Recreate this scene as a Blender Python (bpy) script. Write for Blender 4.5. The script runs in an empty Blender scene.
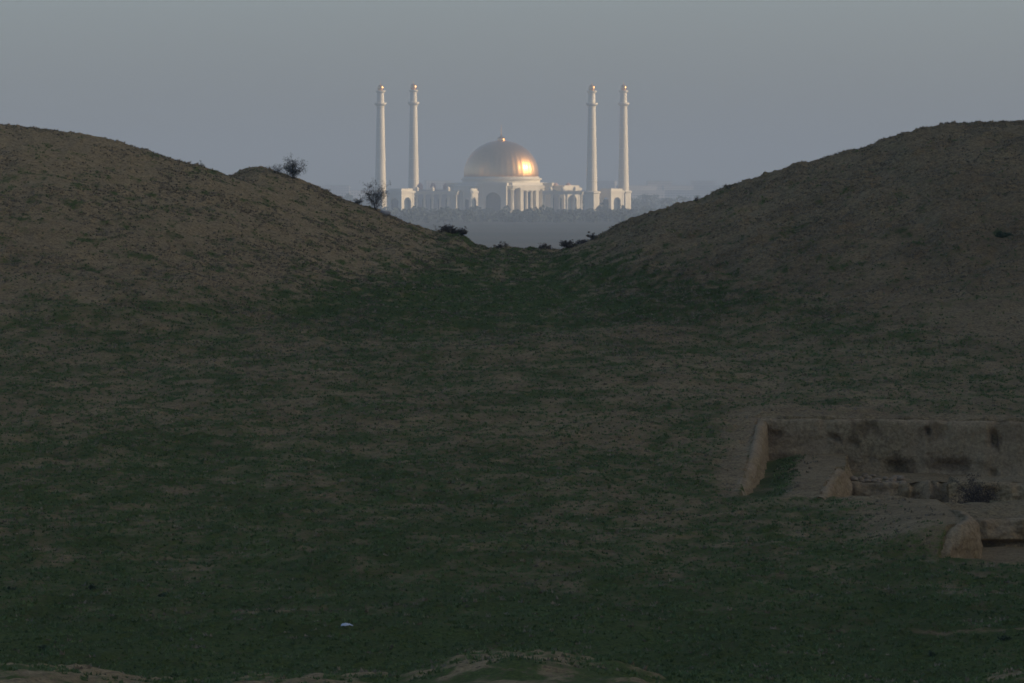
import bpy, math, random
import numpy as np

# ------------------------------------------------------------------ camera, sky, sun, exposure
S = bpy.context.scene
COL = S.collection
R = math.radians
F = 1024 * 251.0 / 36.0                 # focal length in pixels (long telephoto)
HOR = 190.0                             # image row of the true horizon

cam_d = bpy.data.cameras.new("camera")
cam_d.lens = 251.0
cam_d.sensor_width = 36.0
cam_d.clip_start = 0.5
cam_d.clip_end = 60000.0
cam_d.shift_y = -(341.5 - HOR) / 1024.0  # a level camera with a lowered frame
cam = bpy.data.objects.new("camera", cam_d)
cam.location = (0, 0, 0)
cam.rotation_euler = (R(90), 0, 0)
COL.objects.link(cam)
S.camera = cam

SUN_EL, SUN_AZ = 17.5, 92.0             # azimuth clockwise from the view direction (+Y)
world = bpy.data.worlds.new("World")
S.world = world
world.use_nodes = True
wn = world.node_tree.nodes
sky = wn.new("ShaderNodeTexSky")
sky.sky_type = 'NISHITA'
sky.sun_disc = False
sky.sun_elevation = R(SUN_EL)
sky.sun_rotation = R(SUN_AZ)
sky.altitude = 300
sky.air_density = 0.58
sky.dust_density = 2.1
sky.ozone_density = 1.0
wn["Background"].inputs[1].default_value = 0.135
world.node_tree.links.new(sky.outputs[0], wn["Background"].inputs[0])

sun_d = bpy.data.lights.new("sun", 'SUN')
sun_d.energy = 4.8
sun_d.angle = R(0.5)
sun_d.color = (1.0, 0.72, 0.44)
sun = bpy.data.objects.new("sun", sun_d)
sun.rotation_euler = (R(90 - SUN_EL), 0, R(180 - SUN_AZ))
sun.location = (300, 0, 200)
COL.objects.link(sun)

S.view_settings.view_transform = 'Standard'
S.view_settings.look = 'None'
S.view_settings.exposure = 0.14
S.view_settings.gamma = 1.0
S.cycles.volume_bounces = 2
S.cycles.max_bounces = 6
S.cycles.use_denoising = True
S.cycles.pixel_filter_type = 'BLACKMAN_HARRIS'
S.cycles.filter_width = 1.7             # long lens, soft air

# ------------------------------------------------------------------ helpers
def at(px, row, d):
    return ((px - 512.0) * d / F, d, -(row - HOR) * d / F)

def _hash(ix, iy, iz, seed):
    h = (ix.astype(np.int64) * 374761393 + iy.astype(np.int64) * 668265263
         + iz.astype(np.int64) * 2147483647 + seed * 1274126177) & 0xFFFFFFFF
    h = ((h ^ (h >> 13)) * 1274126177) & 0xFFFFFFFF
    h = ((h ^ (h >> 16)) * 2246822519) & 0xFFFFFFFF
    return ((h ^ (h >> 15)) & 0xFFFFFF) / float(0xFFFFFF)

def vnoise(x, y, z=None, seed=0):
    x = np.asarray(x, float); y = np.asarray(y, float)
    fx = np.floor(x); fy = np.floor(y)
    tx = x - fx; ty = y - fy
    tx = tx * tx * (3 - 2 * tx); ty = ty * ty * (3 - 2 * ty)
    if z is None:
        zz = np.zeros_like(fx)
        a = _hash(fx, fy, zz, seed); b = _hash(fx + 1, fy, zz, seed)
        c = _hash(fx, fy + 1, zz, seed); d = _hash(fx + 1, fy + 1, zz, seed)
        return (a + (b - a) * tx) * (1 - ty) + (c + (d - c) * tx) * ty - 0.5
    z = np.asarray(z, float)
    fz = np.floor(z); tz = z - fz; tz = tz * tz * (3 - 2 * tz)
    out = 0
    for k, wz in ((0, 1 - tz), (1, tz)):
        a = _hash(fx, fy, fz + k, seed); b = _hash(fx + 1, fy, fz + k, seed)
        c = _hash(fx, fy + 1, fz + k, seed); d = _hash(fx + 1, fy + 1, fz + k, seed)
        out = out + wz * ((a + (b - a) * tx) * (1 - ty) + (c + (d - c) * tx) * ty)
    return out - 0.5

def fbm(x, y, z=None, octaves=4, seed=0, gain=0.5):
    s = 0; a = 1.0; k = 1.0
    for o in range(octaves):
        s = s + a * vnoise(np.asarray(x) * k, np.asarray(y) * k, None if z is None else np.asarray(z) * k, seed + o * 17)
        a *= gain; k *= 2.03
    return s

def sstep(t):
    t = np.clip(t, 0, 1)
    return t * t * (3 - 2 * t)

class MB:
    """collects polygons and links them as one mesh object"""
    def __init__(self): self.v = []; self.f = []
    def add(self, verts, faces):
        n = len(self.v)
        self.v.extend([tuple(p) for p in verts])
        self.f.extend([tuple(i + n for i in q) for q in faces])
        return self
    def box(self, x0, x1, y0, y1, z0, z1, rot=0.0, org=(0, 0)):
        c, s = math.cos(rot), math.sin(rot)
        vs = []
        for z in (z0, z1):
            for x, y in ((x0, y0), (x1, y0), (x1, y1), (x0, y1)):
                vs.append((org[0] + x * c - y * s, org[1] + x * s + y * c, z))
        return self.add(vs, [(0, 3, 2, 1), (4, 5, 6, 7), (0, 1, 5, 4), (1, 2, 6, 5), (2, 3, 7, 6), (3, 0, 4, 7)])
    def lathe(self, prof, n=24, org=(0, 0), phase=0.0, cap=True, rib=None):
        vs = []; fs = []
        for r, z in prof:
            for k in range(n):
                a = phase + 2 * math.pi * k / n
                rr = r * (rib(k) if rib else 1.0)
                vs.append((org[0] + rr * math.cos(a), org[1] + rr * math.sin(a), z))
        m = len(prof)
        for j in range(m - 1):
            for k in range(n):
                k2 = (k + 1) % n
                fs.append((j * n + k, j * n + k2, (j + 1) * n + k2, (j + 1) * n + k))
        if cap:
            fs.append(tuple(range(n - 1, -1, -1)))
            fs.append(tuple((m - 1) * n + k for k in range(n)))
        return self.add(vs, fs)
    def tube(self, p0, p1, r0, r1, n=5):
        p0 = np.array(p0, float); p1 = np.array(p1, float)
        d = p1 - p0; L = np.linalg.norm(d)
        if L < 1e-6: return self
        d /= L
        u = np.cross(d, (0, 0, 1.0)) if abs(d[2]) < .9 else np.cross(d, (1.0, 0, 0))
        u /= np.linalg.norm(u); w = np.cross(d, u)
        vs = []
        for p, r in ((p0, r0), (p1, r1)):
            for k in range(n):
                a = 2 * math.pi * k / n
                vs.append(p + r * (math.cos(a) * u + math.sin(a) * w))
        fs = [(k, (k + 1) % n, n + (k + 1) % n, n + k) for k in range(n)]
        fs += [tuple(range(n - 1, -1, -1)), tuple(range(n, 2 * n))]
        return self.add(vs, fs)
    def arch(self, x0, x1, z0, z1, ow, oh, y0, y1, T, n=9):
        """wall panel x0..x1, z0..z1, thickness y0..y1, with a pointed-round arch opening ow wide and oh high; T maps (x,y,z)"""
        cx = (x0 + x1) / 2
        spring = z0 + oh - ow / 2
        arc = [(cx - ow / 2, z0)]
        for k in range(n + 1):
            a = math.pi - math.pi * k / n
            arc.append((cx + ow / 2 * math.cos(a), spring + ow / 2 * math.sin(a)))
        arc.append((cx + ow / 2, z0))
        outer = []
        for (x, z) in arc:
            if z <= spring + 1e-6:
                outer.append((x0 if x < cx else x1, z))
            else:
                outer.append((min(max(cx + (x - cx) * (x1 - x0) / ow * 1.02, x0), x1), z1))
        outer[1] = (x0, spring); outer[-2] = (x1, spring)
        m = len(arc); vs = []; fs = []
        for y in (y0, y1):
            for p in arc: vs.append(T(p[0], y, p[1]))
            for p in outer: vs.append(T(p[0], y, p[1]))
        for k in range(m - 1):
            fs.append((k, k + 1, m + k + 1, m + k))
            fs.append((2 * m + k + 1, 2 * m + k, 3 * m + k, 3 * m + k + 1))
            fs.append((k + 1, k, 2 * m + k, 2 * m + k + 1))
            fs.append((m + k, m + k + 1, 3 * m + k + 1, 3 * m + k))
        self.add(vs, fs)
        for s_ in (0, 1):                                    # close the two upper corners
            x = x0 if s_ == 0 else x1
            i = 1 if s_ == 0 else m - 2
            j = i + 1 if s_ == 0 else i - 1
            tri = []
            for y in (y0, y1):
                tri += [T(*(outer[i][0], y, outer[i][1])), T(*(outer[j][0], y, outer[j][1])), T(x, y, z1)]
            self.add(tri, [(0, 1, 2), (5, 4, 3), (0, 2, 5, 3)])
        return self
    def build(self, name, mat, parent=None, smooth=False, loc=None):
        me = bpy.data.meshes.new(name)
        me.from_pydata(self.v, [], self.f)
        me.validate()
        if smooth:
            me.polygons.foreach_set("use_smooth", np.ones(len(me.polygons), bool))
        me.materials.append(mat)
        o = bpy.data.objects.new(name, me)
        COL.objects.link(o)
        if parent: o.parent = parent
        if loc: o.location = loc
        return o

def tag(o, label=None, cat=None, group=None, kind=None):
    if label: o["label"] = label
    if cat: o["category"] = cat
    if group: o["group"] = group
    if kind: o["kind"] = kind
    return o

def empty(name, loc, rz=0.0):
    o = bpy.data.objects.new(name, None)
    o.empty_display_size = 0.5
    COL.objects.link(o)
    o.location = loc
    o.rotation_euler = (0, 0, rz)
    return o

def copy_tree(o, parent=None):
    c = o.copy()
    COL.objects.link(c)
    if parent: c.parent = parent
    for ch in [q for q in o.children]:
        copy_tree(ch, c)
    return c

def mesh_np(name, verts, quads, mat, smooth=True, attrs=None):
    me = bpy.data.meshes.new(name)
    n = len(verts); m = len(quads); k = quads.shape[1]
    me.vertices.add(n); me.vertices.foreach_set("co", np.ascontiguousarray(verts, np.float32).ravel())
    me.loops.add(m * k); me.loops.foreach_set("vertex_index", np.ascontiguousarray(quads, np.int32).ravel())
    me.polygons.add(m); me.polygons.foreach_set("loop_start", np.arange(0, m * k, k, dtype=np.int32))
    if smooth: me.polygons.foreach_set("use_smooth", np.ones(m, bool))
    for key, val in (attrs or {}).items():
        a = me.attributes.new(key, 'FLOAT', 'POINT')
        a.data.foreach_set("value", np.ascontiguousarray(val, np.float32))
    me.update(calc_edges=True)
    me.materials.append(mat)
    o = bpy.data.objects.new(name, me)
    COL.objects.link(o)
    return o

# ------------------------------------------------------------------ materials
def mat_new(name):
    m = bpy.data.materials.new(name); m.use_nodes = True
    nt = m.node_tree
    return m, nt, nt.nodes["Principled BSDF"]

def simple(name, col, rough=0.7, metal=0.0, var=0.15, scale=0.4, bump=0.0):
    m, nt, b = mat_new(name)
    tc = nt.nodes.new("ShaderNodeTexCoord")
    no = nt.nodes.new("ShaderNodeTexNoise"); no.inputs["Scale"].default_value = scale; no.inputs["Detail"].default_value = 5
    nt.links.new(tc.outputs["Object"], no.inputs["Vector"])
    rp = nt.nodes.new("ShaderNodeValToRGB")
    rp.color_ramp.elements[0].position = 0.3; rp.color_ramp.elements[1].position = 0.7
    rp.color_ramp.elements[0].color = (*[c * (1 - var) for c in col], 1)
    rp.color_ramp.elements[1].color = (*[min(1, c * (1 + var)) for c in col], 1)
    nt.links.new(no.outputs["Fac"], rp.inputs[0])
    nt.links.new(rp.outputs[0], b.inputs["Base Color"])
    b.inputs["Roughness"].default_value = rough
    b.inputs["Metallic"].default_value = metal
    if bump:
        bp = nt.nodes.new("ShaderNodeBump"); bp.inputs["Strength"].default_value = bump
        nt.links.new(no.outputs["Fac"], bp.inputs["Height"]); nt.links.new(bp.outputs[0], b.inputs["Normal"])
    return m

def earth_material():
    """bare loess, dry stubble and short green growth, by the sheet's own cover maps"""
    m, nt, b = mat_new("earth")
    N = nt.nodes; L = nt.links
    def noise(scale, detail=4, rough=0.55, vec=None):
        n = N.new("ShaderNodeTexNoise"); n.inputs["Scale"].default_value = scale
        n.inputs["Detail"].default_value = detail; n.inputs["Roughness"].default_value = rough
        L.new(vec or geo.outputs["Position"], n.inputs["Vector"]); return n.outputs["Fac"]
    def ramp(fac, p0, c0, p1, c1):
        r = N.new("ShaderNodeValToRGB"); e = r.color_ramp.elements
        e[0].position = p0; e[0].color = (*c0, 1); e[1].position = p1; e[1].color = (*c1, 1)
        L.new(fac, r.inputs[0]); return r.outputs[0]
    def mix(fac, a, c):
        x = N.new("ShaderNodeMix"); x.data_type = 'RGBA'
        L.new(fac, x.inputs[0]); L.new(a, x.inputs[6]); L.new(c, x.inputs[7]); return x.outputs[2]
    def mth(op, a, c=None, d=None):
        x = N.new("ShaderNodeMath"); x.operation = op
        for i, q in enumerate((a, c, d)):
            if q is None: continue
            if isinstance(q, (int, float)): x.inputs[i].default_value = q
            else: L.new(q, x.inputs[i])
        return x.outputs[0]
    geo = N.new("ShaderNodeNewGeometry")
    ag = N.new("ShaderNodeAttribute"); ag.attribute_name = "green"
    ac = N.new("ShaderNodeAttribute"); ac.attribute_name = "clay"
    af = N.new("ShaderNodeAttribute"); af.attribute_name = "field"
    n_big = noise(0.35, 5); n_mid = noise(3.6, 5, 0.65); n_fine = noise(14.0, 5, 0.68); n_grit = noise(45.0, 2)
    soil = ramp(n_mid, 0.36, SOIL_D, 0.66, SOIL_L)
    soil2 = ramp(n_fine, 0.38, tuple(c * .42 for c in SOIL_D), 0.60, tuple(c * 1.15 for c in SOIL_L))
    f05 = N.new("ShaderNodeValue"); f05.outputs[0].default_value = 0.55
    soil = mix(f05.outputs[0], soil, soil2)
    clay = ramp(n_fine, 0.25, CLAY_D, 0.75, CLAY_L)
    soil = mix(ac.outputs["Fac"], soil, clay)
    grass = ramp(n_fine, 0.3, GRASS_D, 0.7, GRASS_L)
    k = mth('ADD', mth('MULTIPLY', n_mid, 0.8), mth('MULTIPLY', n_fine, 1.7))
    k = mth('ADD', k, mth('MULTIPLY', n_big, 0.3))
    k = mth('ADD', k, mth('MULTIPLY', ag.outputs["Fac"], 1.15))
    g = N.new("ShaderNodeMapRange"); g.interpolation_type = 'SMOOTHSTEP'
    g.inputs[1].default_value = 1.80; g.inputs[2].default_value = 2.14
    g.inputs[4].default_value = 0.95
    L.new(k, g.inputs[0])
    col = mix(g.outputs[0], soil, grass)
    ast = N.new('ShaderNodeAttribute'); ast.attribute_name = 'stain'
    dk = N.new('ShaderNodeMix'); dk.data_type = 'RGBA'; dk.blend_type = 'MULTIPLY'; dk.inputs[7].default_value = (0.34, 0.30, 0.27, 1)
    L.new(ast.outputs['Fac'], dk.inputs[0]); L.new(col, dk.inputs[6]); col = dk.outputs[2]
    # far fields
    nf = N.new("ShaderNodeTexNoise"); nf.inputs["Scale"].default_value = 0.004; nf.inputs["Detail"].default_value = 3
    L.new(geo.outputs["Position"], nf.inputs["Vector"])
    field = ramp(nf.outputs["Fac"], 0.4, (0.022, 0.035, 0.026), 0.62, (0.048, 0.052, 0.042))
    col = mix(af.outputs["Fac"], col, field)
    L.new(col, b.inputs["Base Color"])
    b.inputs["Roughness"].default_value = 0.95
    b.inputs["Specular IOR Level"].default_value = 0.1
    h = mth('ADD', mth('MULTIPLY', n_fine, 0.06), mth('MULTIPLY', n_grit, 0.02))
    h = mth('ADD', h, mth('MULTIPLY', n_mid, 0.06))
    bp = N.new("ShaderNodeBump"); bp.inputs["Strength"].default_value = 0.9; bp.inputs["Distance"].default_value = 1.0
    L.new(h, bp.inputs["Height"]); L.new(bp.outputs[0], b.inputs["Normal"])
    return m

SOIL_D, SOIL_L = (0.165, 0.120, 0.056), (0.52, 0.38, 0.178)
CLAY_D, CLAY_L = (0.27, 0.19, 0.10), (0.62, 0.455, 0.25)
GRASS_D, GRASS_L = (0.032, 0.053, 0.011), (0.145, 0.195, 0.040)
M_EARTH = earth_material()
M_GRASS = simple("short_grass", (0.12, 0.17, 0.048), 0.8, var=0.35, scale=1.5)
M_DRY = simple("dry_stubble", (0.27, 0.215, 0.13), 0.9, var=0.35, scale=1.2)
M_WHITE = simple("white_marble", (0.74, 0.69, 0.55), 0.45, var=0.05, scale=0.15)
M_STONE = simple("pale_stone", (0.50, 0.48, 0.44), 0.6, var=0.08, scale=0.15)
M_GOLD = simple("gilded_metal", (0.88, 0.52, 0.22), 0.38, 1.0, var=0.06, scale=0.6)
_gb = M_GOLD.node_tree.nodes["Principled BSDF"]
_gb.inputs["Coat Weight"].default_value = 0.5; _gb.inputs["Coat Roughness"].default_value = 0.08
M_GLASS = simple("blue_glazing", (0.045, 0.07, 0.10), 0.12, var=0.15, scale=0.3)
M_ROSE = simple("rose_stone", (0.52, 0.33, 0.28), 0.6, var=0.1, scale=0.3)
M_BARK = simple("grey_brown_twigs", (0.055, 0.045, 0.036), 0.9, var=0.25, scale=6)
M_LEAF = simple("dusty_dark_leaves", (0.036, 0.045, 0.032), 0.75, var=0.3, scale=5)
M_SCRUB = simple("dry_dark_scrub", (0.14, 0.115, 0.08), 0.9, var=0.3, scale=5)
M_RUST = simple("rusty_dry_scrub", (0.115, 0.085, 0.055), 0.9, var=0.3, scale=5)
M_TREE = simple("far_tree_leaves", (0.035, 0.055, 0.035), 0.8, var=0.3, scale=0.2)
M_WEED = simple("dark_green_weed", (0.080, 0.11, 0.048), 0.8, var=0.3, scale=6)
M_ROCK = simple("pale_rock", (0.36, 0.33, 0.29), 0.85, var=0.2, scale=6, bump=0.3)
M_CLOD = simple("dry_clay_clod", (0.36, 0.265, 0.155), 0.95, var=0.3, scale=8, bump=0.3)
M_PLASTIC = simple("white_plastic_scrap", (0.75, 0.77, 0.80), 0.4, var=0.05, scale=8)

# ------------------------------------------------------------------ the ground: old rampart hills, hollow, plain
BASE_ROW = np.array([690, 683, 655, 620, 560, 500, 460, 420, 380, 330, 290, 250], float)
BASE_D = np.array([85, 108, 113, 118.5, 130, 145, 155.5, 168, 183, 205, 222, 240], float)
BASE_Z = -(BASE_ROW - HOR) * BASE_D / F
_d = np.concatenate([[-600, -60, 0, 40], BASE_D, [300]])
_z = np.concatenate([[-2.2, -1.9, -1.75, -3.7], BASE_Z, [-2.0]])
_dd = np.linspace(-600, 300, 9001)
_zz = np.interp(_dd, _d, _z)
_ker = np.hanning(61); _ker /= _ker.sum()
_zz = np.convolve(np.pad(_zz, 30, mode='edge'), _ker, mode='valid')
def base_z(y): return np.interp(y, _dd, _zz)

YC1, YC2, YN = 240.0, 258.0, 88.0
def curve(pts, Yc):
    p = np.array(pts, float)
    X = (p[:, 0] - 512) * Yc / F; Z = -(p[:, 1] - HOR) * Yc / F
    xs = np.linspace(-60, 60, 4801); zs = np.interp(xs, X, Z)
    k = np.hanning(17); k /= k.sum()
    zs = np.convolve(np.pad(zs, 8, mode='edge'), k, mode='valid')
    return lambda x: np.interp(x, xs, zs)
crest_front = curve([(-900, 160), (-300, 128), (-120, 122), (0, 124), (40, 126), (80, 133), (120, 143.5), (160, 156), (200, 167),
    (235, 178), (270, 191), (300, 203), (340, 220), (380, 236), (420, 246), (450, 250), (480, 253), (545, 254), (558, 251), (568, 246),
    (582, 242), (600, 237), (626, 226), (650, 216), (680, 207), (702, 201), (716, 195), (726, 190.5), (750, 184.5), (775, 176), (800, 168),
    (850, 154), (868, 149.5), (882, 144), (900, 134.5), (930, 128.5), (960, 124.5), (1024, 123), (1120, 122), (1400, 128), (1900, 150)], YC1)
crest_back = curve([(-900, 220), (150, 200), (222, 182), (240, 173.5), (262, 169.5), (280, 173.5), (296, 178), (310, 183), (345, 199),
    (380, 212.5), (400, 222), (425, 231.5), (436, 234.5), (444, 233), (456, 234), (466, 238), (474, 244), (490, 248.5), (540, 250.5),
    (560, 252), (600, 262), (1900, 300)], YC2)
near_rim = curve([(-800, 670), (0, 669), (30, 667), (60, 668), (100, 674), (160, 684), (200, 686), (240, 680), (330, 678), (400, 679), (430, 669), (460, 659), (500, 653),
    (530, 653.5), (560, 657), (620, 671), (665, 684), (720, 692), (930, 692), (972, 688), (1000, 679), (1024, 675), (1200, 674), (1900, 680)], YN)

# excavation outline, in metres
def x_left(y): return np.interp(y, [145, 168], [4.65, 5.79])
def x_ledge(y): return np.interp(y, [144, 152.6, 161, 168], [6.30, 6.86, 7.47, 7.8])
def x_block(y): return np.interp(y, [130.8, 131.8, 132.3, 134, 142, 146], [7.9, 8.14, 8.53, 8.58, 8.60, 8.55])
Y_BACK = lambda x: np.interp(x, [5.5, 12, 20], [168.0, 166.8, 166.0])
Y_LOW = lambda x: 159.6 + 0.25 * np.sin(x * 1.3)
Y_R1 = lambda x: 138.0 + 0.15 * np.sin(x * 2.0)
Y_R2 = lambda x: 156.2 + 0 * x
X_R = 9.75

def ground_z(x, y, detail=True):
    x = np.asarray(x, float); y = np.asarray(y, float)
    b = base_z(np.minimum(y, YC1))
    zc1 = crest_front(x)
    y0 = 196 - 10 * sstep((np.abs(x) - 4) / 8)
    t = sstep((y - y0) / (YC1 - y0))
    t = 0.65 * t + 0.35 * np.clip((y - y0) / (YC1 - y0), 0, 1) ** 1.3
    z = b + (zc1 - base_z(YC1)) * t
    zc2 = np.where(x > (575 - 512) * YC2 / F, zc1 - 1.5, crest_back(x))
    zc2 = np.minimum(zc2, np.where(x < (225 - 512) * YC2 / F, zc1 - 1.2, 99))
    u = np.clip((y - YC1) / (YC2 - YC1), 0, 1)
    zb = zc1 + (zc2 - zc1) * sstep(u) - 0.5 * np.sin(np.pi * u) ** 2
    z = np.where(y > YC1, zb, z)
    fall = sstep((y - YC2) / 95.0)
    z = np.where(y > YC2, zc2 + (-18.0 - zc2) * fall, z)
    # near rim mounds
    w = np.exp(-((y - YN) / 7.0) ** 2) * (y > 40)
    z = z + w * np.maximum(near_rim(x) - base_z(YN), -0.6)
    # unseen high ground added at right to keep the low sun off the hollow
    shade_ridge = 60.0 * sstep((x - 44) / 85.0) * sstep((y + 260) / 160.0) * (1 - sstep((y - 330) / 170.0)) * (1 - 0.6 * sstep((x - 230) / 500.0))
    shade_ridge = shade_ridge * (1 - sstep((x - 500) / 600.0)) * (1 + 0.10 * fbm(x / 60, y / 60, octaves=4, seed=91))
    z = z + shade_ridge
    # plain far undulation
    z = z + np.where(y > 400, 0.4 * fbm(x / 300, y / 500, octaves=2, seed=5), 0)
    if not detail: return z
    inr = (y > 40) & (y < 300) & (np.abs(x) < 60)
    hill = sstep((y - 190) / 30)
    dz = 0.22 * fbm(x / 3.2, y / 4.5, octaves=3, seed=1) + 0.09 * fbm(x / 0.6, y / 0.8, octaves=3, seed=2)
    tuss = np.maximum(vnoise(x / 0.16, y / 0.22, seed=3) + 0.35 * vnoise(x / .35, y / .5, seed=6), 0.0) ** 1.2
    dz = dz + tuss * (0.12 + 0.04 * hill)
    # crumbling mounds on the right-hand rampart
    rm = sstep((x - 1.5) / 3) * hill
    dz = dz + rm * (0.34 * np.abs(fbm(x / 1.9, y / 3.2, octaves=3, seed=23)) + 0.10 * np.abs(fbm(x / 0.6, y / 0.9, octaves=2, seed=29)))
    # low swell left of centre and wheel-worn ribs across the floor
    dz = dz + 0.10 * np.exp(-((y - 196 - x * 1.4) / 3.0) ** 2) * sstep((x + 4) / 3) * (1 - sstep((x - 3.5) / 3))
    z = z + np.where(inr, dz, 0)
    z0 = z
    # --- excavation
    e = 0.10 * fbm(x / 0.5, y / 0.9, octaves=3, seed=8)
    yb, yl = Y_BACK(x), Y_LOW(x)
    xl, xe, xb = x_left(y), x_ledge(y), x_block(y)
    fl = 0.05 * fbm(x / 0.6, y / 1.2, octaves=3, seed=12)
    def carve(z, inside, floor): return np.where(inside & (x < 16.5), np.minimum(z, floor + fl), z)
    A = (x > xl + 0.0) & (y > 144.6) & (y < yb + 0.25) & (x < xe + 0.1)
    dip = 0.16 * (1 - sstep((x - xl - 0.2) / 1.0))
    z = carve(z, A, -6.20 - dip + 0.0 * y)
    B = (x >= xe + 0.1) & (y > yl + 0.3) & (y < yb + 0.25)
    z = carve(z, B, -6.56 - 0.035 * np.clip(x - 7.5, 0, 5))
    C = (x >= xe - 0.09) & (y > 145.3 + e * 3) & (y <= yl + 0.3) & (x < X_R)
    z = carve(z, C, -7.3)
    E = (x >= X_R) & (y > 146.5) & (y <= Y_R2(x) + 0.3)
    z = carve(z, E, -6.80)
    E2 = (x >= X_R) & (y > Y_R2(x) + 0.3) & (y <= yl + 0.3)
    z = carve(z, E2, -6.42)
    R1 = (x >= xb + 0.04) & (y >= Y_R1(x) + 0.25) & (y <= 146.5)
    z = carve(z, R1, -6.36)
    gr = -6.87 - 0.02 * np.clip(x - 9, 0, 6)
    D = (x >= xb - 0.06) & (y >= 130.5) & (y < Y_R1(x) + 0.25)
    z = carve(z, D, gr)
    # floor at the near right meets the slope
    fade = sstep((x - 7.4) / 1.2) * sstep((y - 120) / 10) * (1 - sstep((y - 130.4) / 0.3))
    z = z - np.where(inr, fade * 0.10, 0)
    # near block: rounded shoulder above the cut
    w = sstep((x - 6.0) / 2.0) * sstep((y - 130.3) / 1.7) * (1 - sstep((y - 144.5) / 1.5)) * (x < 12)
    z = np.where((~D) & (~C) & (~R1) & (x < xb + .1), z + w * np.maximum(-6.17 - 0.008 * np.clip(y - 133, 0, 12) - z0, 0), z)
    return z

def cover(x, y):
    """how green the ground is, 0..1"""
    x = np.asarray(x, float); y = np.asarray(y, float)
    row = HOR - ground_z(x, y, False) * F / np.maximum(y, 1)
    px = 512 + x * F / np.maximum(y, 1)
    g = np.interp(row, [120, 250, 300, 345, 420, 520, 580, 640, 690], [.12, .30, .47, .46, .43, .51, .60, .80, .86])
    # brown shoulders of the two hills
    gl = np.interp(px, [0, 120, 300, 420, 480], [335, 330, 322, 280, 235])
    g = g - 0.22 * sstep((gl - row) / 40) * (px < 500)
    grr = np.interp(px, [540, 620, 760, 900, 1024], [240, 262, 285, 320, 350])
    g = g - 0.30 * sstep((grr - row) / 40 + 0.5) * (px > 520)
    # the hollow in the middle
    g = g + 0.16 * np.exp(-((px - 480) / 130) ** 2 - ((row - 300) / 35) ** 2)
    g = g + 0.10 * np.exp(-((px - 150) / 230) ** 2 - ((row - 470) / 60) ** 2)
    g = g - 0.12 * np.exp(-((px - 600) / 90) ** 2 - ((row - 345) / 14) ** 2)
    g = g - 0.10 * np.exp(-((px - 900) / 200) ** 2 - ((row - 380) / 40) ** 2)
    hl = sstep((y - 195) / 25)
    g = g + hl * (0.16 + 0.55 * fbm(x / 0.34, y / 0.7, octaves=3, seed=33, gain=0.65))
    g = g + 0.10 * fbm(x / 2.6, y / 7.0, octaves=3, seed=31) + 0.30 * fbm(x / 0.55, y / 1.1, octaves=4, seed=37, gain=0.65)
    nr = (y < 100) & (y > 60) & (near_rim(x) - base_z(YN) + 0.06 * fbm(x / .6, y / .9, octaves=2, seed=48) > 0.07)
    g = np.where(nr, 0.46 + 0.75 * fbm(x / 0.5, y / 1.2, octaves=4, seed=41, gain=0.7), g)
    # bare margins of the cut and its floors
    inA = (x > x_left(y) - 0.05) & (y > 145) & (y < Y_BACK(x)) & (x < x_ledge(y))
    g = np.where(inA, 0.66 - 0.62 * sstep((x - x_left(y) - 0.7) / 0.6) + 0.4 * fbm(x / .5, y / 3, octaves=3, seed=44), g)
    g = np.where((x > x_ledge(y)) & (y > 145.5) & (y < Y_BACK(x)), 0.15 + 0.5 * fbm(x, y / 3, octaves=3, seed=45), g)
    rimb = np.exp(-((x - x_left(y) + 0.25) / 0.35) ** 2) * sstep((y - 143) / 4) * (1 - sstep((y - 169) / 2)) + np.exp(-((y - Y_BACK(x) - 1.5) / 2.0) ** 2) * sstep((x - 5.2) / .6)
    g = g - 0.35 * rimb
    g = np.where((x > x_block(y)) & (y > 131) & (y < 146), 0.12 + .3 * fbm(x, y / 2, octaves=2, seed=46), g)
    g = g - 0.45 * sstep((x - 6.2) / 1.6) * sstep((y - 130) / 4) * (1 - sstep((y - 146) / 2)) * (x < 9.2)
    # a thin worn track at the lower right, a bare scrape beside it
    g = g - 0.42 * np.exp(-((row - (627 + (px - 900) * 0.02)) / 0.9) ** 2) * sstep((px - 840) / 60)
    g = g - 0.45 * np.exp(-((row - 653) / 2.5) ** 2 - ((px - 815) / 38) ** 2)
    g = g - 0.40 * np.exp(-((row - 610) / 3.0) ** 2 - ((px - 265) / 45) ** 2)
    return np.clip(g, 0, 1)

def clayness(x, y):
    c = 0.15 * np.ones_like(x)
    c = c + 0.5 * np.exp(-((x - x_left(y)) / 0.18) ** 2) * ((y > 145) & (y < 168.5))
    return np.clip(c, 0, 1)

def spaced(lo, hi, step): return np.arange(lo, hi, step)
side = 22 * (20000 / 22.0) ** (np.linspace(0, 1, 60)[1:])
X = np.concatenate([-side[::-1], spaced(-22, 5.0, 0.075), spaced(5.0, 13.0, 0.05), spaced(13.0, 22.01, 0.075), side])
Y = np.concatenate([-np.geomspace(700, 20, 16), spaced(-10, 60, 5), spaced(60, 82, 0.6), spaced(82, 130, 0.22), spaced(130, 169, 0.085),
                    spaced(169, 262, 0.2), spaced(262, 285, 1.0), spaced(285, 460, 6), np.geomspace(460, 20000, 60)])
GX, GY = np.meshgrid(X, Y)
GZ = ground_z(GX, GY)
nY, nX = GX.shape
V = np.stack([GX.ravel(), GY.ravel(), GZ.ravel()], 1)
idx = np.arange(nX * nY).reshape(nY, nX)
Q = np.stack([idx[:-1, :-1].ravel(), idx[:-1, 1:].ravel(), idx[1:, 1:].ravel(), idx[1:, :-1].ravel()], 1)
gx, gy = GX.ravel(), GY.ravel()
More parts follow.
